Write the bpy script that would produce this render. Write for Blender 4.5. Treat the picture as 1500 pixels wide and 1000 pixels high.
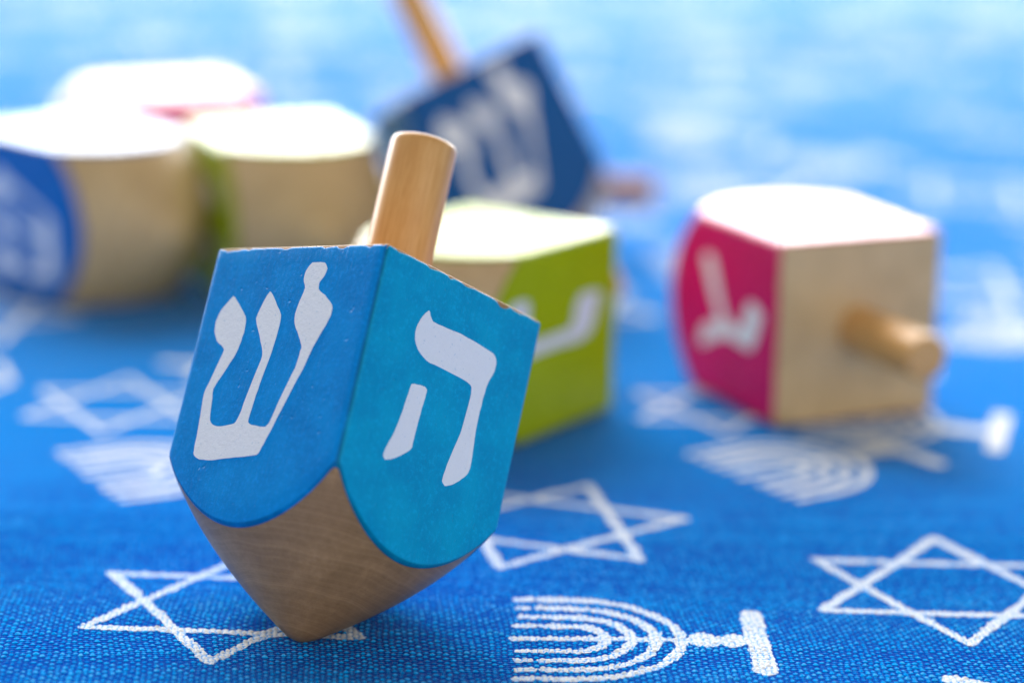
import bpy, bmesh, math, random
import numpy as np
from mathutils import Matrix, Vector, geometry

for o in list(bpy.data.objects):
    bpy.data.objects.remove(o)
scene = bpy.context.scene
col = scene.collection
MM = 0.001
random.seed(7)
rng = np.random.default_rng(7)

# ------------------------------------------------------------------ camera
cam_data = bpy.data.cameras.new('camera')
cam = bpy.data.objects.new('camera', cam_data)
col.objects.link(cam)
right = Vector((0.99980626, 0.00495132, 0.01905041))
up = Vector((-0.01968333, 0.25150015, 0.96765709))
fwd = Vector((0.0, 0.96784459, -0.25154889))
mw = Matrix((right, up, -fwd)).transposed().to_4x4()
mw.translation = Vector((0, 0, 130.62 * MM))
cam.matrix_world = mw
cam_data.sensor_width = 36.0
cam_data.lens = 90.47
cam_data.clip_start = 0.01
cam_data.clip_end = 20.0
cam_data.dof.use_dof = True
cam_data.dof.focus_distance = 0.3545
cam_data.dof.aperture_fstop = 6.9
scene.camera = cam

# ------------------------------------------------------------------ light: a bright room with big windows behind the table
world = bpy.data.worlds.new('World')
scene.world = world
world.use_nodes = True
bg = world.node_tree.nodes['Background']
bg.inputs['Color'].default_value = (1.0, 0.985, 0.95, 1)
bg.inputs['Strength'].default_value = 0.42

def area_lamp(name, loc, target, sx, sy, power, color):
    ld = bpy.data.lights.new(name, 'AREA')
    ld.shape = 'RECTANGLE'
    ld.size, ld.size_y, ld.energy, ld.color = sx, sy, power, color
    lo = bpy.data.objects.new(name, ld)
    col.objects.link(lo)
    lo.location = loc
    lo.rotation_euler = (Vector(target) - Vector(loc)).to_track_quat('-Z', 'Y').to_euler()
    return lo
area_lamp('window_light', (-0.7, 3.3, 0.92), (-0.7, 0.0, 0.92), 4.6, 1.7, 400, (0.97, 0.985, 1.0))
area_lamp('upper_window_light', (-0.8, 3.0, 2.7), (0, 0.42, 0), 2.4, 1.5, 160, (1.0, 0.985, 0.96))
area_lamp('front_fill_light', (0.45, -0.9, 0.5), (0, 0.36, 0.03), 2.0, 0.8, 8.0, (1.0, 0.97, 0.93))  # added fill lamp behind the camera, brightens the front faces

vs = scene.view_settings
vs.view_transform = 'Standard'
vs.look = 'None'
vs.exposure = 0.0
vs.gamma = 1.0
vs.use_curve_mapping = False

# ------------------------------------------------------------------ node helpers
class NT:
    def __init__(self, name):
        self.mat = bpy.data.materials.new(name)
        self.mat.use_nodes = True
        self.t = self.mat.node_tree
        self.b = self.t.nodes['Principled BSDF']
    def n(self, typ, **kw):
        nd = self.t.nodes.new(typ)
        for k, v in kw.items():
            setattr(nd, k, v)
        return nd
    def link(self, a, b):
        self.t.links.new(a, b)
    def put(self, sock, v):
        if hasattr(v, 'is_output') or isinstance(v, bpy.types.NodeSocket):
            self.link(v, sock)
        else:
            sock.default_value = v
    def math(self, op, a, b=None, c=None, clamp=False):
        nd = self.n('ShaderNodeMath', operation=op, use_clamp=clamp)
        self.put(nd.inputs[0], a)
        if b is not None: self.put(nd.inputs[1], b)
        if c is not None: self.put(nd.inputs[2], c)
        return nd.outputs[0]
    def noise(self, vec, scale, detail=3, rough=0.55, out=0, dim='3D'):
        nd = self.n('ShaderNodeTexNoise', noise_dimensions=dim)
        self.link(vec, nd.inputs['Vector'])
        nd.inputs['Scale'].default_value = scale
        nd.inputs['Detail'].default_value = detail
        nd.inputs['Roughness'].default_value = rough
        return nd.outputs[out]
    def ramp(self, fac, stops):
        nd = self.n('ShaderNodeValToRGB')
        e = nd.color_ramp.elements
        while len(e) < len(stops): e.new(0.5)
        for el, (p, c) in zip(e, stops):
            el.position = p
            el.color = c if len(c) == 4 else (*c, 1)
        self.link(fac, nd.inputs[0])
        return nd.outputs[0]
    def mix(self, fac, a, b):
        nd = self.n('ShaderNodeMix', data_type='RGBA')
        self.put(nd.inputs[0], fac)
        self.put(nd.inputs[6], a if not isinstance(a, tuple) else (*a, 1))
        self.put(nd.inputs[7], b if not isinstance(b, tuple) else (*b, 1))
        return nd.outputs[2]
    def coords(self, scale=(1000, 1000, 1000), rot=(0, 0, 0), loc=(0, 0, 0)):
        tc = self.n('ShaderNodeTexCoord')
        mp = self.n('ShaderNodeMapping')
        self.link(tc.outputs['Object'], mp.inputs[0])
        mp.inputs['Scale'].default_value = scale
        mp.inputs['Rotation'].default_value = rot
        mp.inputs['Location'].default_value = loc
        return mp.outputs[0]
    def bump(self, height, strength, dist, normal=None):
        nd = self.n('ShaderNodeBump')
        nd.inputs['Strength'].default_value = strength
        nd.inputs['Distance'].default_value = dist
        self.link(height, nd.inputs['Height'])
        if normal is not None: self.link(normal, nd.inputs['Normal'])
        return nd.outputs[0]
    def range(self, v, a, b, c=0.0, d=1.0, smooth=True):
        nd = self.n('ShaderNodeMapRange', interpolation_type='SMOOTHSTEP' if smooth else 'LINEAR')
        self.link(v, nd.inputs[0])
        for i, x in enumerate((a, b, c, d)):
            nd.inputs[1 + i].default_value = x
        return nd.outputs[0]

# ------------------------------------------------------------------ materials
def cloth_material(name, printed):
    """the threads themselves are geometry near the focus; 'thread' holds their height (0..1), 'tone' a value per float"""
    m = NT(name)
    P = m.coords()
    th = m.n('ShaderNodeAttribute', attribute_name='thread').outputs['Fac']
    tone = m.n('ShaderNodeAttribute', attribute_name='tone').outputs['Fac']
    fib = m.noise(m.coords(scale=(1000, 2600, 1000), rot=(0, 0, -0.1)), 3.4, 4, 0.7)
    mid = m.noise(P, 0.55, 3, 0.6)
    fuzz = m.noise(P, 2.2, 4, 0.7)
    if printed:
        pit = m.math('ADD', m.math('MULTIPLY', th, 0.8), m.math('MULTIPLY', fuzz, 0.8))
        c = m.mix(m.range(pit, 0.40, 0.66), (0.10, 0.32, 0.72), (0.70, 0.72, 0.75))
        m.b.inputs['Roughness'].default_value = 0.7
        m.b.inputs['Specular IOR Level'].default_value = 0.0
        m.b.inputs['Sheen Weight'].default_value = 0.3
    else:
        c0 = m.mix(tone, (0.000, 0.205, 0.66), (0.000, 0.40, 0.94))
        c0 = m.mix(m.range(mid, 0.35, 0.7, 0, 0.6), c0, (0.000, 0.31, 0.84))
        c1 = m.mix(m.range(th, 0.15, 0.6), (0.000, 0.05, 0.32), c0)  # gaps between threads darkened in the colour, standing in for shade
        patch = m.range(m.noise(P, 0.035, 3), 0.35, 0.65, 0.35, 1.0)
        thread_glint = m.math('MULTIPLY', m.math('MULTIPLY', m.range(th, 0.42, 0.85), m.range(fuzz, 0.44, 0.60)), patch)  # pale thread tops: highlights painted into the cloth colour
        c = m.mix(m.math('MULTIPLY', thread_glint, 0.75), c1, (0.22, 0.66, 1.0))
        m.b.inputs['Roughness'].default_value = 0.5
        m.b.inputs['Specular IOR Level'].default_value = 0.0
        m.b.inputs['Sheen Weight'].default_value = 0.68
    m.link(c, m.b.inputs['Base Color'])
    m.b.inputs['Sheen Roughness'].default_value = 0.16
    m.b.inputs['Sheen Tint'].default_value = (0.86, 0.95, 1.0, 1)
    h = m.math('ADD', m.math('MULTIPLY', fib, 0.7), m.math('MULTIPLY', fuzz, 0.6))
    m.link(m.bump(h, 0.6, 0.14 * MM), m.b.inputs['Normal'])
    return m.mat

def paint_material(name, base, dark, spec=0.14, rough=0.34):
    m = NT(name)
    P = m.coords()
    # brushed-on paint over wood grain (grain runs along the axis)
    G = m.coords(scale=(1000, 1000, 130))
    grain = m.noise(G, 2.2, 4, 0.6)
    fine = m.noise(P, 1.9, 4, 0.7)
    mott = m.noise(P, 0.16, 3)
    c = m.mix(m.range(mott, 0.3, 0.72), base, dark)
    c = m.mix(m.range(fine, 0.48, 0.72, 0, 0.6), c, tuple(min(1, x * 1.28 + 0.006) for x in base))
    # paint pooled thick and dark along the corners and the lower lip
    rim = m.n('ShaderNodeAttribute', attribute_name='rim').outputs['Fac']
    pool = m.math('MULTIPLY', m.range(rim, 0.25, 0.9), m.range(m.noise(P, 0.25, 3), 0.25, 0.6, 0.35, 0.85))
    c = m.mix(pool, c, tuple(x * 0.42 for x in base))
    # worn, chipped upper rim
    sp = m.n('ShaderNodeSeparateXYZ')
    m.link(P, sp.inputs[0])
    edge = m.range(sp.outputs[2], 52.0, 53.0, smooth=False)
    chip = m.math('ADD', m.math('MULTIPLY', edge, 0.55), m.math('MULTIPLY', m.noise(P, 0.75, 5, 0.7), 0.62))
    cm = m.range(chip, 0.885, 0.93)
    c = m.mix(cm, c, (0.78, 0.74, 0.68))
    # a few scuffs
    sc = m.noise(m.coords(scale=(1000, 1000, 500), rot=(0.3, 0.2, 0)), 0.9, 5, 0.75)
    c = m.mix(m.range(sc, 0.70, 0.76, 0, 0.5), c, (0.45, 0.62, 0.75))
    m.link(c, m.b.inputs['Base Color'])
    m.link(m.range(fine, 0.3, 0.75, rough - 0.06, rough + 0.12), m.b.inputs['Roughness'])
    m.b.inputs['Specular IOR Level'].default_value = spec
    dent = m.range(m.noise(P, 0.8, 2, 0.4), 0.70, 0.78)
    h = m.math('MULTIPLY_ADD', grain, 0.5, m.math('MULTIPLY', fine, 0.4))
    h = m.math('SUBTRACT', h, m.math('MULTIPLY', dent, 0.55))
    m.link(m.bump(h, 0.8, 0.22 * MM), m.b.inputs['Normal'])
    return m.mat

def wood_material(name, a, b, c, rings=False, rough=0.42, seed=0.0):
    m = NT(name)
    P = m.coords(loc=(seed, seed * 1.7, 0))
    G = m.coords(scale=(1000, 1000, 70), loc=(seed, -seed, 0))
    g1 = m.noise(G, 0.9, 5, 0.6)
    g2 = m.noise(G, 4.5, 3, 0.6)
    mott = m.noise(P, 0.11, 3)
    k = m.math('ADD', m.math('MULTIPLY', g1, 0.6), m.math('MULTIPLY', g2, 0.4))
    cc = m.ramp(k, [(0.30, c), (0.5, b), (0.70, a)])
    cc = m.mix(m.range(mott, 0.35, 0.7, 0, 0.45), cc, c)
    dots = m.range(m.noise(m.coords(scale=(1000, 1000, 420)), 2.4, 2, 0.5), 0.76, 0.80, 0, 0.4)
    cc = m.mix(dots, cc, tuple(x * 0.35 for x in c[:3]))
    h = m.math('MULTIPLY_ADD', g2, 0.6, m.math('MULTIPLY', m.noise(P, 6, 3, 0.6), 0.3))
    if rings:     # lathe marks round the turned cone
        sp = m.n('ShaderNodeSeparateXYZ')
        m.link(P, sp.inputs[0])
        cz = m.n('ShaderNodeCombineXYZ')
        m.link(m.math('MULTIPLY_ADD', m.noise(P, 0.08, 2), 2.0, sp.outputs[2]), cz.inputs[2])
        lath = m.noise(cz.outputs[0], 1.1, 5, 0.75)
        band = m.noise(m.coords(scale=(1000, 260, 600), rot=(0.5, 0.35, 0.8)), 0.3, 4, 0.6)
        cc = m.mix(m.range(band, 0.38, 0.62, 0, 0.35), cc, tuple(x * 0.72 for x in c[:3]))
        cc = m.mix(m.range(lath, 0.44, 0.70, 0, 0.5), cc, tuple(min(1, x * 1.25) for x in a[:3]))
        h = m.math('MULTIPLY_ADD', lath, 0.5, h)
    m.link(cc, m.b.inputs['Base Color'])
    m.b.inputs['Roughness'].default_value = rough
    m.b.inputs['Specular IOR Level'].default_value = 0.4
    m.link(m.bump(h, 0.22, 0.1 * MM), m.b.inputs['Normal'])
    return m.mat

def letter_material():
    m = NT('white_letter_paint')
    P = m.coords()
    f = m.noise(P, 1.9, 4, 0.7)
    pits = m.range(m.noise(P, 1.7, 3, 0.6), 0.63, 0.70, 0, 0.55)
    c = m.mix(f, (0.74, 0.76, 0.80), (0.84, 0.85, 0.87))
    c = m.mix(pits, c, (0.42, 0.55, 0.68))
    m.link(c, m.b.inputs['Base Color'])
    m.b.inputs['Roughness'].default_value = 0.55
    m.link(m.bump(f, 0.6, 0.2 * MM), m.b.inputs['Normal'])
    return m.mat

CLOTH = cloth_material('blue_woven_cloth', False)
PRINT = cloth_material('white_fabric_print', True)
BLUE = paint_material('bright_blue_paint', (0.0, 0.27, 0.68), (0.0, 0.215, 0.58), spec=0.08)
TEAL = paint_material('turquoise_blue_paint', (0.0, 0.34, 0.57), (0.0, 0.27, 0.50), spec=0.08)
NAVY = paint_material('deep_blue_paint', (0.0, 0.085, 0.29), (0.0, 0.075, 0.26), rough=0.26)
MIDBLUE = paint_material('royal_blue_paint', (0.0, 0.14, 0.47), (0.0, 0.125, 0.42), rough=0.26)
LIME = paint_material('lime_green_paint', (0.38, 0.47, 0.0), (0.34, 0.43, 0.0), rough=0.26)
PINK = paint_material('magenta_pink_paint', (0.66, 0.0, 0.13), (0.60, 0.0, 0.11), rough=0.26)
LETTER = letter_material()
CONE = wood_material('turned_wood', (0.46, 0.26, 0.115), (0.37, 0.20, 0.08), (0.28, 0.145, 0.053), rings=True)
STEM = wood_material('dowel_wood', (0.74, 0.43, 0.17), (0.65, 0.35, 0.115), (0.53, 0.25, 0.07), rough=0.33, seed=3.0)
PALE = wood_material('pale_turned_wood', (0.64, 0.45, 0.235), (0.57, 0.39, 0.19), (0.50, 0.325, 0.145), rings=True, seed=8.0)
GOLD = wood_material('golden_dowel_wood', (0.76, 0.44, 0.17), (0.67, 0.36, 0.12), (0.54, 0.26, 0.07), rough=0.33, seed=5.0)

RUSSET = wood_material('reddish_dowel_wood', (0.55, 0.22, 0.09), (0.46, 0.17, 0.06), (0.36, 0.12, 0.04), rough=0.4, seed=6.0)

# ------------------------------------------------------------------ mesh helpers
def new_obj(name, verts, faces, mat, parent=None, smooth=True, sharp_angle=None):
    me = bpy.data.meshes.new(name)
    me.from_pydata([tuple(v) for v in verts], [], faces)
    me.update()
    me.materials.append(mat)
    if smooth:
        me.polygons.foreach_set('use_smooth', [True] * len(me.polygons))
        if sharp_angle is not None:
            me.set_sharp_from_angle(angle=sharp_angle)
    o = bpy.data.objects.new(name, me)
    col.objects.link(o)
    if parent: o.parent = parent
    return o

A, H, LEDGE, BULGE = 16.9, 53.0, 29.8, 0.55     # half width, height tip to top, corner edge length, cone profile
ZC = H - LEDGE
RC = 0.9                                         # corner rounding
RMAX = math.hypot(A, A)
def cone_r(z):
    t = max(z, 0) / ZC
    return RMAX * ((1 + BULGE) * t - BULGE * t * t)
def cone_z(r):
    q = min(r / RMAX, 1.0)
    z = ZC * ((1 + BULGE) - math.sqrt((1 + BULGE) ** 2 - 4 * BULGE * q)) / (2 * BULGE)
    return z + 0.7 * max(0.0, 1 - r / 2.6) ** 2       # the point is worn round

def square_outline(nf=44, ncorner=8):
    """points of a rounded square, counter-clockwise, face by face; every face starts and ends in a corner middle"""
    faces = []
    for k in range(4):
        ang = k * math.pi / 2
        pts = []
        c0 = (A - RC, -(A - RC))
        for i in range(ncorner // 2 + 1):
            t = -math.pi / 4 + (math.pi / 4) * i / (ncorner // 2)
            pts.append((c0[0] + RC * math.cos(t), c0[1] + RC * math.sin(t), math.cos(t), math.sin(t)))
        for i in range(1, nf):
            y = -(A - RC) + 2 * (A - RC) * i / nf
            pts.append((A, y, 1, 0))
        for i in range(ncorner // 2 + 1):
            t = (math.pi / 4) * i / (ncorner // 2)
            pts.append((c0[0] + RC * math.cos(t), A - RC + RC * math.sin(t), math.cos(t), math.sin(t)))
        ca, sa = math.cos(ang), math.sin(ang)
        faces.append([(x * ca - y * sa, x * sa + y * ca, nx * ca - ny * sa, nx * sa + ny * ca) for x, y, nx, ny in pts])
    return faces
OUT = square_outline()

def body_mesh():
    ring = []
    for f in OUT: ring += f[:-1]
    n = len(ring)
    bev = 0.55
    rows = []
    def row(fn): rows.append([fn(*p) for p in ring])
    row(lambda x, y, nx, ny: (x - nx * bev * 1.6, y - ny * bev * 1.6, H))
    row(lambda x, y, nx, ny: (x - nx * bev, y - ny * bev, H))
    row(lambda x, y, nx, ny: (x - nx * bev * 0.3, y - ny * bev * 0.3, H - bev * 0.3))
    row(lambda x, y, nx, ny: (x, y, H - bev))
    for t in (0.33, 0.66, 1.0):
        row(lambda x, y, nx, ny: (x, y, H - bev + (cone_z(math.hypot(x, y)) - H + bev) * t))
    NC = 18
    for i in range(1, NC):
        t = (i / NC) ** 0.8
        def fn(x, y, nx, ny):
            r = math.hypot(x, y)
            rr = r * (1 - t)
            return (x / r * rr, y / r * rr, cone_z(rr))
        row(fn)
    verts = [v for r in rows for v in r]
    faces = []
    for j in range(len(rows) - 1):
        for i in range(n):
            i2 = (i + 1) % n
            faces.append((j * n + i, (j + 1) * n + i, (j + 1) * n + i2, j * n + i2))
    verts.append((0, 0, H)); ct = len(verts) - 1
    verts.append((0, 0, cone_z(0.0))); cb = len(verts) - 1
    last = (len(rows) - 1) * n
    for i in range(n):
        i2 = (i + 1) % n
        faces.append((ct, i, i2))
        faces.append((cb, last + i2, last + i))
    return [Vector(v) * MM for v in verts], faces

PT = 0.16    # paint thickness
def paint_mesh(k):
    pts = OUT[k]
    n = len(pts)
    rows = []
    bev = 0.5
    wear = np.interp(np.arange(n), np.arange(0, n + 3, 1.5), rng.normal(0, 0.10, len(np.arange(0, n + 3, 1.5))))
    def z_arc(x, y): return cone_z(math.hypot(x, y))
    def th(i):
        e = min(i, n - 1 - i) / 4.0
        return PT * (0.25 + 0.75 * min(1.0, e))
    def row(fn): rows.append([fn(i, *p) for i, p in enumerate(pts)])
    for d_, o_ in ((0.30, -0.12), (0.34, 0.35), (0.46, 0.8), (0.62, 1.0)):
        row(lambda i, x, y, nx, ny: (x + nx * th(i) * o_, y + ny * th(i) * o_, H - d_ - max(0, wear[i]) * 2.2))
    for t in np.linspace(0.05, 1, 12):
        row(lambda i, x, y, nx, ny: (x + nx * th(i), y + ny * th(i), H - 0.62 - max(0, wear[i]) * 2.2 + (z_arc(x, y) + 0.25 - H + 0.62 + max(0, wear[i]) * 2.2) * t))
    def along(i, x, y, d, off):     # d mm down the cone past the arc, off mm out from the cone surface
        r = math.hypot(x, y)
        z0 = z_arc(x, y)
        dr, dz = cone_r(z0) - cone_r(z0 - 0.5), 0.5
        L = math.hypot(dr, dz)
        rr = r - dr / L * d + dz / L * off
        zz = z0 - dz / L * d - dr / L * off
        return (x / r * rr, y / r * rr, zz)
    row(lambda i, x, y, nx, ny: along(i, x, y, 0.10, th(i) * 1.0))
    row(lambda i, x, y, nx, ny: along(i, x, y, 0.50, th(i) * 0.9))
    row(lambda i, x, y, nx, ny: along(i, x, y, 0.78, th(i) * 0.5))
    row(lambda i, x, y, nx, ny: along(i, x, y, 0.88, -0.1))
    verts = [v for r in rows for v in r]
    faces = []
    for j in range(len(rows) - 1):
        for i in range(n - 1):
            faces.append((j * n + i, (j + 1) * n + i, (j + 1) * n + i + 1, j * n + i + 1))
    nr = len(rows)
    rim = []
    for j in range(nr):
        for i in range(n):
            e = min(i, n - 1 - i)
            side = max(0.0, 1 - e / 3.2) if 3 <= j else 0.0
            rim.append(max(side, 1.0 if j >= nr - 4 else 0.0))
    return [Vector(v) * MM for v in verts], faces, rim

def stem_mesh(r, length):
    prof = [(r * 1.0, H - 1.0), (r, H), (r, H + length * .3), (r, H + length * .6), (r * 0.995, H + length - 1.1), (r * 0.985, H + length - 0.6),
            (r * 0.94, H + length - 0.22), (r * 0.85, H + length - 0.04), (r * 0.75, H + length)]
    n = 48
    verts, faces = [], []
    for rr, z in prof:
        for i in range(n):
            t = 2 * math.pi * i / n
            verts.append((rr * math.cos(t), rr * math.sin(t), z))
    for j in range(len(prof) - 1):
        for i in range(n):
            i2 = (i + 1) % n
            faces.append((j * n + i, j * n + i2, (j + 1) * n + i2, (j + 1) * n + i))
    verts.append((0, 0, H + length))
    c = len(verts) - 1
    for i in range(n):
        faces.append(((len(prof) - 1) * n + i, (len(prof) - 1) * n + (i + 1) % n, c))
    return [Vector(v) * MM for v in verts], faces

# letter outlines on a face: (to the viewer's right, height above the tip), mm
SHIN = [[(-10.84,44.61),(-9.42,43.43),(-7.39,41.6),(-6.88,39.79),(-7.07,37.99),(-7.47,36.19),(-8.23,34.74),(-9.51,32.57),(-10.37,30.95),(-10.04,28.98),(-9.54,26.49),(-8.66,25.73),(-7.09,25.55),(-4.96,25.89),(-4.19,26.26),(-3.64,27.86),(-3.05,31.23),(-2.14,35.15),(-2.21,36.39),(-3.58,38.71),(-5.11,41.23),(-4.58,43.21),(-3.6,45.18),(-2.03,43.73),(-0.29,41.74),(-0.11,40.14),(-0.27,37.64),(-0.54,35.51),(-1.07,32.67),(-1.47,30.19),(-1.75,27.37),(-1.74,26.32),(-0.76,25.88),(1.5,25.69),(2.17,25.88),(2.73,27.12),(3.74,30.63),(5.0,34.14),(5.26,36.6),(5.17,37.31),(4.24,38.71),(2.9,40.31),(2.48,41.91),(2.77,43.68),(3.2,45.64),(2.56,46.9),(2.64,48.15),(3.48,49.29),(5.9,49.24),(6.63,48.44),(6.49,47.38),(5.82,46.5),(5.92,45.43),(7.4,44.53),(9.27,43.1),(9.48,41.69),(8.55,39.42),(7.43,36.96),(6.74,34.68),(5.43,31.35),(4.12,28.02),(3.11,25.21),(2.3,23.28),(1.75,22.05),(1.14,21.68),(-1.93,21.34),(-4.79,21.03),(-7.18,20.71),(-9.71,20.73),(-11.02,21.29),(-11.29,22.35),(-11.46,25.01),(-11.82,28.23),(-12.06,30.38),(-11.54,31.83),(-10.7,34.54),(-10.11,36.53),(-10.55,37.07),(-12.03,37.98),(-13.0,39.43),(-13.25,40.89),(-12.68,42.54),(-11.59,43.81)]]
HE = [[(-6.51,45.81),(-5.98,45.19),(-5.35,44.65),(-3.39,44.63),(0.5,44.8),(3.89,44.65),(7.73,44.32),(8.75,43.51),(8.85,41.96),(8.09,40.13),(7.82,38.47),(7.64,35.72),(7.71,33.05),(8.04,30.02),(8.22,27.84),(7.82,26.62),(6.57,25.38),(5.23,24.43),(3.94,23.93),(3.25,24.44),(3.39,26.02),(4.03,29.07),(4.8,31.74),(5.08,34.94),(5.19,37.65),(4.9,38.55),(3.77,38.91),(1.07,39.04),(-2.23,39.1),(-4.84,39.15),(-6.92,40.02),(-7.96,41.22),(-8.24,42.67),(-7.77,44.15),(-7.01,45.37)],
      [(-6.47,35.34),(-5.46,35.57),(-4.33,35.66),(-3.62,35.45),(-3.55,34.28),(-3.82,31.79),(-3.93,29.57),(-3.99,27.81),(-4.02,26.93),(-5.24,25.84),(-7.06,24.66),(-8.43,24.09),(-9.04,24.61),(-8.74,25.98),(-7.9,28.17),(-7.4,30.48),(-7.03,33.2),(-6.81,35.02)]]
GIMEL = [[(-2.6,46.6),(-1.2,46.2),(1.6,45.2),(4.2,43.6),(5.0,42.0),(4.6,38.8),(4.4,35.5),(4.9,32.2),(6.6,28.4),(7.9,25.6),(8.2,24.4),(7.0,24.1),(4.6,25.0),(3.4,26.4),(2.6,29.0),(1.6,31.0),(-1.5,28.6),(-6.0,25.8),(-8.6,24.4),(-9.8,25.2),(-9.8,27.6),(-8.0,29.0),(-2.6,31.6),(0.2,33.4),(1.2,35.4),(1.4,38.6),(0.2,40.0),(-2.0,40.4),(-3.9,41.4),(-4.3,43.2),(-3.6,45.0)]]
NUN = [[(-3.2,46.8),(-1.6,46.0),(1.6,45.4),(4.6,44.0),(5.6,41.6),(5.3,37.0),(5.4,32.0),(5.6,28.2),(5.0,26.4),(3.2,25.6),(-2.0,25.2),(-5.6,24.6),(-6.8,25.6),(-6.9,28.0),(-6.0,29.2),(-2.0,29.2),(1.6,29.6),(2.4,30.8),(2.4,35.0),(2.3,38.8),(1.2,40.0),(-2.2,40.4),(-4.2,41.6),(-4.5,43.6),(-4.0,45.6)]]

NUN = [[(u * 0.85 - 3.2, 46.8 - (46.8 - z) * 1.3) for u, z in NUN[0]]]

def smooth_loop(pts, n=3):
    """rounded closed curve through the points; sharp turns are kept"""
    out = []
    N = len(pts)
    P = [np.array(p) for p in pts]
    for i in range(N):
        p0, p1, p2, p3 = P[i - 1], P[i], P[(i + 1) % N], P[(i + 2) % N]
        for s in range(n):
            t = s / n
            q = 0.5 * ((2 * p1) + (-p0 + p2) * t + (2 * p0 - 5 * p1 + 4 * p2 - p3) * t * t + (-p0 + 3 * p1 - 3 * p2 + p3) * t ** 3)
            lin = p1 * (1 - t) + p2 * t
            out.append(tuple(0.6 * q + 0.4 * lin + rng.normal(0, 0.022, 2)))
    return out

def letter_mesh(loops, k):
    """raised letter on the face whose outward normal points at k*90 degrees"""
    ang = k * math.pi / 2
    n = Vector((math.cos(ang), math.sin(ang), 0))
    r = Vector((0, 0, 1)).cross(n)
    verts, faces = [], []
    base, topd = A + PT - 0.02, A + PT + 0.055
    for lp in loops:
        s = smooth_loop(lp)
        area = sum(s[i][0] * s[(i + 1) % len(s)][1] - s[(i + 1) % len(s)][0] * s[i][1] for i in range(len(s)))
        if area < 0: s = s[::-1]
        m = len(s)
        b0 = len(verts)
        for (u, z) in s: verts.append((n * topd + r * u + Vector((0, 0, z + H - 52.0))) * MM)
        for (u, z) in s: verts.append((n * base + r * u + Vector((0, 0, z + H - 52.0))) * MM)
        for t in geometry.tessellate_polygon([[Vector((u, z, 0)) for u, z in s]]):
            a_, b_, c_ = t
            ar = (s[b_][0] - s[a_][0]) * (s[c_][1] - s[a_][1]) - (s[c_][0] - s[a_][0]) * (s[b_][1] - s[a_][1])
            faces.append((b0 + a_, b0 + b_, b0 + c_) if ar > 0 else (b0 + a_, b0 + c_, b0 + b_))
        for i in range(m):
            j = (i + 1) % m
            faces.append((b0 + i, b0 + m + i, b0 + m + j, b0 + j))
    return verts, faces

# ------------------------------------------------------------------ tablecloth
_ph = rng.uniform(0, 6.28, 8)
def vnoise(X, Y, s, seed):
    xi, yi = np.floor(X / s).astype(np.int64), np.floor(Y / s).astype(np.int64)
    u, v = X / s - xi, Y / s - yi
    u, v = u * u * (3 - 2 * u), v * v * (3 - 2 * v)
    return (hash2(xi, yi, seed) * (1 - u) * (1 - v) + hash2(xi + 1, yi, seed) * u * (1 - v)
            + hash2(xi, yi + 1, seed) * (1 - u) * v + hash2(xi + 1, yi + 1, seed) * u * v)
def hash2(i, j, seed):
    n = (i * 374761393 + j * 668265263 + seed * 974711) & 0x7fffffff
    n = ((n ^ (n >> 13)) * 1274126177) & 0x7fffffff
    return ((n ^ (n >> 16)) & 0xffff) / 65535.0
FX0, FX1, FY0, FY1 = -98.0, 100.0, 296.0, 440.0          # where single threads can be told apart
def ramp01(x, a, b): return np.clip((x - a) / (b - a), 0, 1)
def weave(x, y):
    """plain weave: returns height in mm, relative height 0..1, tone per float"""
    ca, sa = math.cos(math.radians(4)), math.sin(math.radians(4))
    X = ca * x + sa * y + 2.2 * vnoise(x, y, 17.0, 5) + 0.36 * vnoise(x, y, 2.1, 6)
    Y = -sa * x + ca * y + 2.2 * vnoise(x, y, 15.0, 7) + 0.36 * vnoise(x, y, 2.3, 8)
    u, v = X / 0.84, Y / 0.74
    iu, iv = np.floor(u).astype(np.int64), np.floor(v).astype(np.int64)
    u = u + 0.16 * (hash2(iv, iv * 0, 9) - 0.5)
    su, sv = np.abs(np.sin(np.pi * u)), np.abs(np.sin(np.pi * v))
    par = (iu + iv) % 2
    tone = hash2(iu, iv, 11)
    h = np.where(par == 1, su ** 0.7 * sv ** 0.9, 0.45 * su ** 0.9 * sv ** 0.6)
    h = h * (0.62 + 0.52 * tone) * (0.8 + 0.4 * hash2(iv, iu * 0 + 3, 21)) * (0.85 + 0.3 * vnoise(x, y, 6.0, 31))
    f = ramp01(x, FX0, FX0 + 20) * ramp01(-x, -FX1, -FX1 + 20) * ramp01(y, FY0, FY0 + 16) * ramp01(-y, -FY1, -FY1 + 70)
    return 0.30 * (h - 0.29) * f, np.clip(h * f + 0.365 * (1 - f), 0, 1), tone * f + 0.5 * (1 - f)  # outside the fine zone one level puts the missing thread shade into the colour
def cloth_raw(x, y):
    far = np.clip((y - 640) / 300, 0, 1)
    z = 0.16 * np.sin(x * 0.071 + y * 0.043 + _ph[0]) + 0.13 * np.sin(-x * 0.052 + y * 0.091 + _ph[1])
    z = z + far * (1.3 * np.sin(x * 0.021 + y * 0.012 + _ph[2]) + 0.9 * np.sin(-x * 0.014 + y * 0.027 + _ph[3]))
    return z - 0.32
def steps(stops):
    out = []
    for a, b, st in stops:
        out.append(np.linspace(a, b, max(2, int(round((b - a) / st)) + 1))[:-1])
    return np.concatenate(out + [[stops[-1][1]]])
gx = steps([(-700, -200, 20), (-200, FX0, 4), (FX0, FX1, 0.17), (FX1, 200, 4), (200, 700, 20)])
gy = steps([(-60, 240, 15), (240, FY0, 4), (FY0, 390, 0.17), (390, FY1, 0.3), (FY1, 760, 4), (760, 1750, 12)])
GX, GY = np.meshgrid(gx, gy)
WH, TH, TN = weave(GX, GY)
GZ = cloth_raw(GX, GY) + WH
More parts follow.
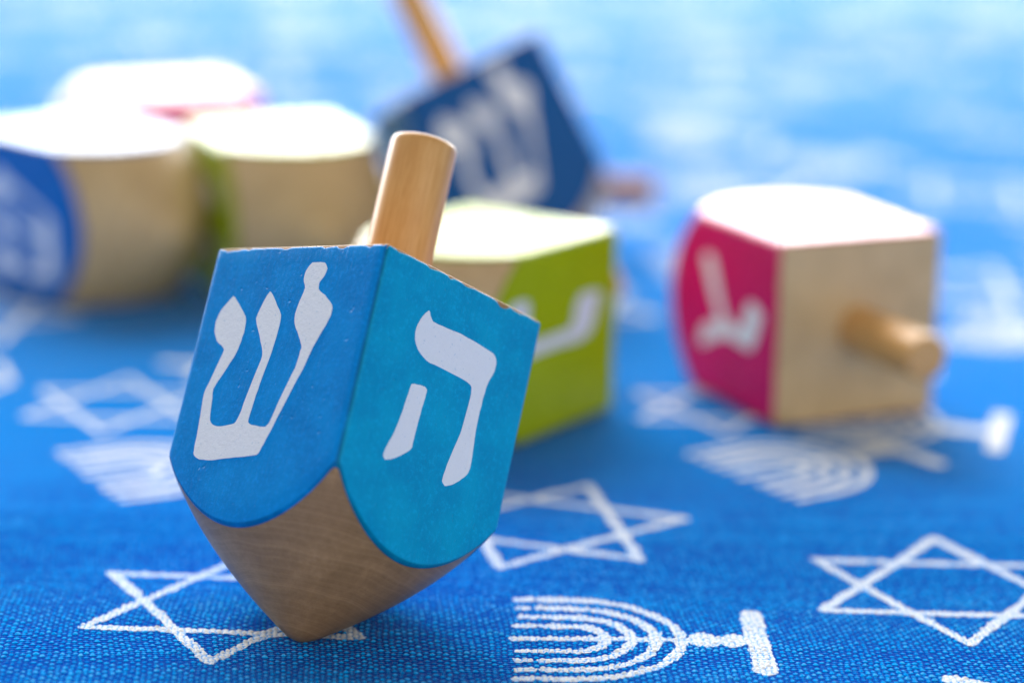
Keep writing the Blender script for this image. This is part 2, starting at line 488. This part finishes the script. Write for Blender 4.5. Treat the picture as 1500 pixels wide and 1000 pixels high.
def cloth_z(x, y, with_weave=True):
    z = cloth_raw(np.asarray(x), np.asarray(y))
    return z + weave(np.asarray(x), np.asarray(y))[0] if with_weave else z
def grid_mesh(name, X, Y, Z, attrs, mat):
    ny, nx = X.shape
    me = bpy.data.meshes.new(name)
    nq = (nx - 1) * (ny - 1)
    me.vertices.add(nx * ny)
    me.vertices.foreach_set('co', (np.stack([X.ravel(), Y.ravel(), Z.ravel()], 1) * MM).astype(np.float32).ravel())
    idx = np.arange(nx * ny).reshape(ny, nx)
    q = np.stack([idx[:-1, :-1].ravel(), idx[:-1, 1:].ravel(), idx[1:, 1:].ravel(), idx[1:, :-1].ravel()], 1)
    me.loops.add(nq * 4)
    me.loops.foreach_set('vertex_index', q.ravel().astype(np.int32))
    me.polygons.add(nq)
    me.polygons.foreach_set('loop_start', (np.arange(nq) * 4).astype(np.int32))
    me.polygons.foreach_set('use_smooth', np.ones(nq, dtype=bool))
    me.update(calc_edges=True)
    for k, v in attrs.items():
        a = me.attributes.new(k, 'FLOAT', 'POINT')
        a.data.foreach_set('value', v.ravel().astype(np.float32))
    me.materials.append(mat)
    o = bpy.data.objects.new(name, me)
    col.objects.link(o)
    return o
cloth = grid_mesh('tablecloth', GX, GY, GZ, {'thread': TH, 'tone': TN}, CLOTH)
cloth['label'] = 'blue woven tablecloth printed with white stars and menorahs under all the dreidels'
cloth['category'] = 'tablecloth'

# ---- white prints: signed distance shapes, cut out as thin sheets lying on the threads
def d_seg(X, Y, a, b, w):
    ax, ay = a; bx, by = b
    dx, dy = bx - ax, by - ay
    t = np.clip(((X - ax) * dx + (Y - ay) * dy) / (dx * dx + dy * dy), 0, 1)
    return np.hypot(X - ax - t * dx, Y - ay - t * dy) - w
STAR_R = 22.6
def star_sdf(X, Y, jit):
    V = [((STAR_R + jit[k, 0]) * math.cos(k * math.pi / 3 + jit[k, 1]), (STAR_R + jit[k, 0]) * math.sin(k * math.pi / 3 + jit[k, 1])) for k in range(6)]
    d = np.full(X.shape, 1e9)
    for i, j in ((0, 2), (2, 4), (4, 0), (1, 3), (3, 5), (5, 1)):
        d = np.minimum(d, d_seg(X, Y, V[i], V[j], 0.86))
    return d
def menorah_sdf(X, Y, jit):
    """x: from candle tips (0) to the foot (36); branches spread over y -15..15"""
    d = np.full(X.shape, 1e9)
    for k, r in enumerate((4.8, 8.2, 11.6, 15.0)):
        cx = 9.0
        bx = 9.0 + (13.2 - 9.0) + k * 3.55          # where the bow meets the stem
        # half ellipse bow: centre (cx,0), radii (bx-cx, r)
        ex, ey = bx - cx + 0.2, r
        q = np.hypot((X - cx) / ex, Y / ey)
        g = np.hypot((X - cx) / ex ** 2, Y / ey ** 2) + 1e-6
        bow = np.abs(q * (q - 1.0) / g) - 0.86
        bow = np.where(X < cx, 1e9, bow)
        d = np.minimum(d, bow)
        for s in (-1, 1):
            o, g = jit[(k * 2 + (s > 0)) % 6, 0] * 0.9, 0.0 if k > 0 else 0.5
            d = np.minimum(d, d_seg(X, Y, (4.5 + o, s * r), (cx, s * r), 0.84))
            d = np.minimum(d, d_seg(X, Y, (0.9 + abs(o), s * r), (2.75 + o + g, s * r), 0.80))
    d = np.minimum(d, d_seg(X, Y, (0.7, 0), (3.6, 0), 0.8))
    d = np.minimum(d, d_seg(X, Y, (4.6, 0), (24.0, 0), 0.8))
    d = np.minimum(d, d_seg(X, Y, (23.0, 0), (34.0, 0), 0.7))
    d = np.minimum(d, np.hypot(X - 27.0, (Y) * 0.8) - 2.3)       # knop with flared sides
    d = np.minimum(d, d_seg(X, Y, (26.0, 0), (31.5, 0), 1.7))
    d = np.minimum(d, np.hypot(X - 31.4, (Y) * 0.72) - 1.9)
    d = np.minimum(d, d_seg(X, Y, (34.8, -11.4), (34.6, 11.2), 1.65))
    return d
def small_top_sdf(X, Y, jit):
    """outline of a spinning top"""
    d = np.full(X.shape, 1e9)
    P = [(-8, -6), (-8, 8), (8, 8), (8, -6), (0, -15)]
    for i in range(5):
        d = np.minimum(d, d_seg(X, Y, P[i], P[(i + 1) % 5], 0.85))
    d = np.minimum(d, d_seg(X, Y, (0, 8), (0, 15), 1.5))
    d = np.minimum(d, d_seg(X, Y, (-3.5, -3), (3.5, -3), 0.8))
    d = np.minimum(d, d_seg(X, Y, (3.5, -3), (3.5, 4), 0.8))
    d = np.minimum(d, d_seg(X, Y, (3.5, 4), (0.5, 4), 0.8))
    return d

def print_shape(name, sdf, box, loc, ang, cell, rag, size=1.0):
    x0, x1, y0, y1 = box
    xs = np.arange(x0, x1 + cell, cell)
    ys = np.arange(y0, y1 + cell, cell)
    X, Y = np.meshgrid(xs, ys)
    jit = np.stack([rng.normal(0, 0.35, 6), rng.normal(0, 0.012, 6)], 1)
    D = sdf(X, Y, jit)
    ca, sa = math.cos(ang), math.sin(ang)
    WX = loc[0] + size * (ca * X - sa * Y)
    WY = loc[1] + size * (sa * X + ca * Y)
    sd = int(rng.integers(1, 9999))
    D = D + rag * (vnoise(WX, WY, 0.5, sd) - 0.5) * 2 + rag * 0.8 * (vnoise(WX, WY, 1.7, sd + 1) - 0.5) * 2
    WH_, TH_, TN_ = weave(WX, WY)
    WZ = cloth_raw(WX, WY) + WH_ + 0.05
    verts, faces, vid = [], [], {}
    ny, nx = D.shape
    def vert(i, j):
        key = (i, j)
        if key not in vid:
            vid[key] = len(verts)
            verts.append((WX[j, i] * MM, WY[j, i] * MM, WZ[j, i] * MM))
        return vid[key]
    def cut(i, j, i2, j2):
        key = (i, j, i2, j2) if (i, j) < (i2, j2) else (i2, j2, i, j)
        if key not in vid:
            t = D[j, i] / (D[j, i] - D[j2, i2])
            vid[key] = len(verts)
            verts.append(tuple((A_[j, i] * (1 - t) + A_[j2, i2] * t) * MM for A_ in (WX, WY, WZ)))
        return vid[key]
    inside = D < 0
    cnt = inside[:-1, :-1].astype(int) + inside[1:, :-1] + inside[:-1, 1:] + inside[1:, 1:]
    for j, i in zip(*np.nonzero(cnt)):
        c = [(i, j), (i + 1, j), (i + 1, j + 1), (i, j + 1)]
        poly = []
        for k in range(4):
            (ia, ja), (ib, jb) = c[k], c[(k + 1) % 4]
            if inside[ja, ia]: poly.append(vert(ia, ja))
            if inside[ja, ia] != inside[jb, ib]: poly.append(cut(ia, ja, ib, jb))
        if len(poly) >= 3: faces.append(tuple(poly))
    o = new_obj(name, verts, faces, PRINT, cloth)
    co = np.array(verts) / MM
    _, t_, n_ = weave(co[:, 0], co[:, 1])
    for k, v in (('thread', t_), ('tone', n_)):
        a = o.data.attributes.new(k, 'FLOAT', 'POINT')
        a.data.foreach_set('value', v.astype(np.float32))
    return o

BOXES = {'printed_star': (star_sdf, (-25, 25, -25, 25)), 'printed_menorah': (menorah_sdf, (-1, 38, -17, 17)), 'printed_top': (small_top_sdf, (-11, 11, -18, 18))}
placed = []
def put_print(name, x, y, deg, size=1.0):
    dist = math.hypot(x, y)
    cell = 0.2 if dist < 405 else (0.45 if dist < 520 else 0.9)
    sdf, box = BOXES[name]
    print_shape(name, sdf, box, (x, y), math.radians(deg), cell, 0.27 if dist < 405 else 0.12, size)
    ca, sa = math.cos(math.radians(deg)), math.sin(math.radians(deg))
    cx = 18 if name == 'printed_menorah' else 0
    placed.append((x + ca * cx, y + sa * cx))

put_print('printed_star', -39.4, 349.9, 29.0)
put_print('printed_star', 6.1, 388.6, 11.4)
put_print('printed_star', 66.2, 362.9, 27.3)
put_print('printed_menorah', 0.6, 339.0, 0.0)
put_print('printed_menorah', 38.6, 415.7, 33.0)
put_print('printed_menorah', -71.0, 409.0, 29.0)
put_print('printed_star', -72.5, 452.5, 30.0, 0.76)
put_print('printed_menorah', 54.5, 454.5, -14.0)
put_print('printed_star', 38.4, 458.0, 30.0, 0.74)
put_print('printed_menorah', 53.0, 290.7, 60.0)
put_print('printed_top', -52.0, 478.0, 80.0)
put_print('printed_top', -104.0, 470.0, 20.0)
# the tossed print goes on over the whole cloth
kinds = ['printed_star', 'printed_menorah', 'printed_star', 'printed_menorah', 'printed_top']
tries, kcount = 0, 0
while tries < 6000:
    tries += 1
    y = rng.uniform(230, 1300)
    half = 190 + y * 0.15
    x = rng.uniform(-half, half)
    if y < 478 and abs(x) < 0.2 * y + 32:
        continue
    if 5 < x < 62 and y < 525:
        continue
    if min(math.hypot(x - px, y - py) for px, py in placed) < 45.0:
        continue
    kind = kinds[kcount % 5]
    kcount += 1
    deg = rng.uniform(-30, 30) if kind == 'printed_menorah' else rng.uniform(0, 360)
    if kind == 'printed_menorah':
        put_print(kind, x - 18 * math.cos(math.radians(deg)), y - 18 * math.sin(math.radians(deg)), deg)
    else:
        put_print(kind, x, y, deg)

# ------------------------------------------------------------------ dreidels
mesh_cache = {}
def shared(key, fn):
    if key not in mesh_cache:
        mesh_cache[key] = fn()
    return mesh_cache[key]
def build(name, key, verts_faces, mat, parent, sharp):
    me = None
    ck = (key, mat.name)
    if ck in mesh_cache:
        o = bpy.data.objects.new(name, mesh_cache[ck])
        col.objects.link(o)
        o.parent = parent
        return o
    v, f, *rim = verts_faces()
    o = new_obj(name, v, f, mat, parent, True, sharp)
    if rim:
        at = o.data.attributes.new('rim', 'FLOAT', 'POINT')
        at.data.foreach_set('value', rim[0])
    mesh_cache[ck] = o.data
    return o

LETTERS = {2: SHIN, 3: HE, 0: GIMEL, 1: NUN}      # counter-clockwise seen from the stem: shin, he, gimel, nun
def dreidel(matrix, label, paints, wood, stem_mat, stem_r=4.9, stem_len=22.3, stem_off=(0, 0)):
    root = bpy.data.objects.new('dreidel', None)
    root.empty_display_size = 0.01
    col.objects.link(root)
    root.matrix_world = matrix
    root['label'] = label
    root['category'] = 'dreidel'
    root['group'] = 'wooden dreidels on the blue tablecloth'
    build('wooden_body', 'body', body_mesh, wood, root, math.radians(32))
    st = build('stem', ('stem', stem_r, stem_len), lambda: stem_mesh(stem_r, stem_len), stem_mat, root, math.radians(50))
    st.location = (stem_off[0] * MM, stem_off[1] * MM, 0)
    for k in range(4):
        pf = build('painted_face', ('paint', k), lambda: paint_mesh(k), paints[k % len(paints)], root, math.radians(60))
        build('letter', ('letter', k), lambda: letter_mesh(LETTERS[k], k), LETTER, pf, math.radians(40))
    return root

def rest_on_cloth(Mr, x, y):
    """matrix of a dreidel with rotation Mr whose tip sits at x, y, lowered until it touches the cloth"""
    v, _ = body_mesh()
    zmin = min((Mr @ p).z for p in v)
    return Matrix.Translation((x * MM, y * MM, -zmin - 0.05 * MM + float(cloth_z(x, y, False)) * MM)) @ Mr.to_4x4()

def lying(x, y, yaw, roll_quarter, size=1.0):
    """stem axis horizontal pointing along yaw, top face centre at x, y; roll_quarter turns it about its axis"""
    ax = Vector((math.cos(yaw), math.sin(yaw), 0))
    zz = Vector((0, 0, 1))
    side = zz.cross(ax)
    # object z -> ax, object x -> up, object y -> ax x up
    Mr = Matrix((zz, ax.cross(zz), ax)).transposed()
    Mr = Mr @ Matrix.Rotation(roll_quarter * math.pi / 2, 3, 'Z')
    t = Vector((x * MM, y * MM, (A + PT + 0.02) * size * MM)) - ax * H * size * MM
    return Matrix.Translation(t) @ Mr.to_4x4() @ Matrix.Scale(size, 4)

R_MAIN = Matrix(((0.6323917, -0.7515903, 0.1875972), (0.6164741, 0.6349292, 0.4656442), (-0.4690846, -0.1788207, 0.8648600)))
dreidel(rest_on_cloth(R_MAIN, -28.9, 334.5),
        'bright blue dreidel balanced tilted on its point in front, sharp white letters on two faces',
        [BLUE, BLUE, BLUE, TEAL], CONE, STEM, 4.9, 22.3, (1.1, -1.1))

dreidel(lying(62.6, 450.95, -1.1348, 1), 'magenta pink dreidel lying on its side with its stem pointing to the right front',
        [PINK], PALE, GOLD, 4.2, 22.3)
dreidel(lying(4.85, 464.1, 0.9633, 0), 'lime green dreidel lying on its side directly behind the tilted bright blue one',
        [LIME], PALE, GOLD, 3.9, 23.5)
dreidel(lying(-105.0, 556.4, 2.346, 1), 'deep blue dreidel lying on its side at the left edge of the picture',
        [MIDBLUE], PALE, GOLD, 3.9, 22.3)
dreidel(lying(-57.0, 563.5, 1.95, 0), 'lime green dreidel lying with its wooden point to the camera beside the deep blue one',
        [LIME], PALE, GOLD, 3.9, 22.3)
dreidel(lying(-66.0, 612.0, 0.40, 0), 'magenta pink dreidel lying at the back left behind two others',
        [PINK], PALE, GOLD, 3.9, 22.3)
def rot3(rx, ry, rz):
    return Matrix.Rotation(rz, 3, 'Z') @ Matrix.Rotation(ry, 3, 'Y') @ Matrix.Rotation(rx, 3, 'X')
dreidel(rest_on_cloth(rot3(math.radians(-19.34), math.radians(-23.05), math.radians(23.65)) @ Matrix.Rotation(math.pi / 2, 3, 'Z'), 10.4, 547.0),
        'deep blue dreidel standing tilted to the left on its point at the back',
        [NAVY], PALE, GOLD, 3.9, 22.3)
dreidel(lying(9.0, 596.0, -0.08, 0, 0.78), 'small dreidel almost hidden behind the standing deep blue one, only its stem end showing',
        [PINK], PALE, RUSSET, 4.6, 31.0)

scene.render.engine = 'CYCLES'
scene.cycles.use_denoising = True
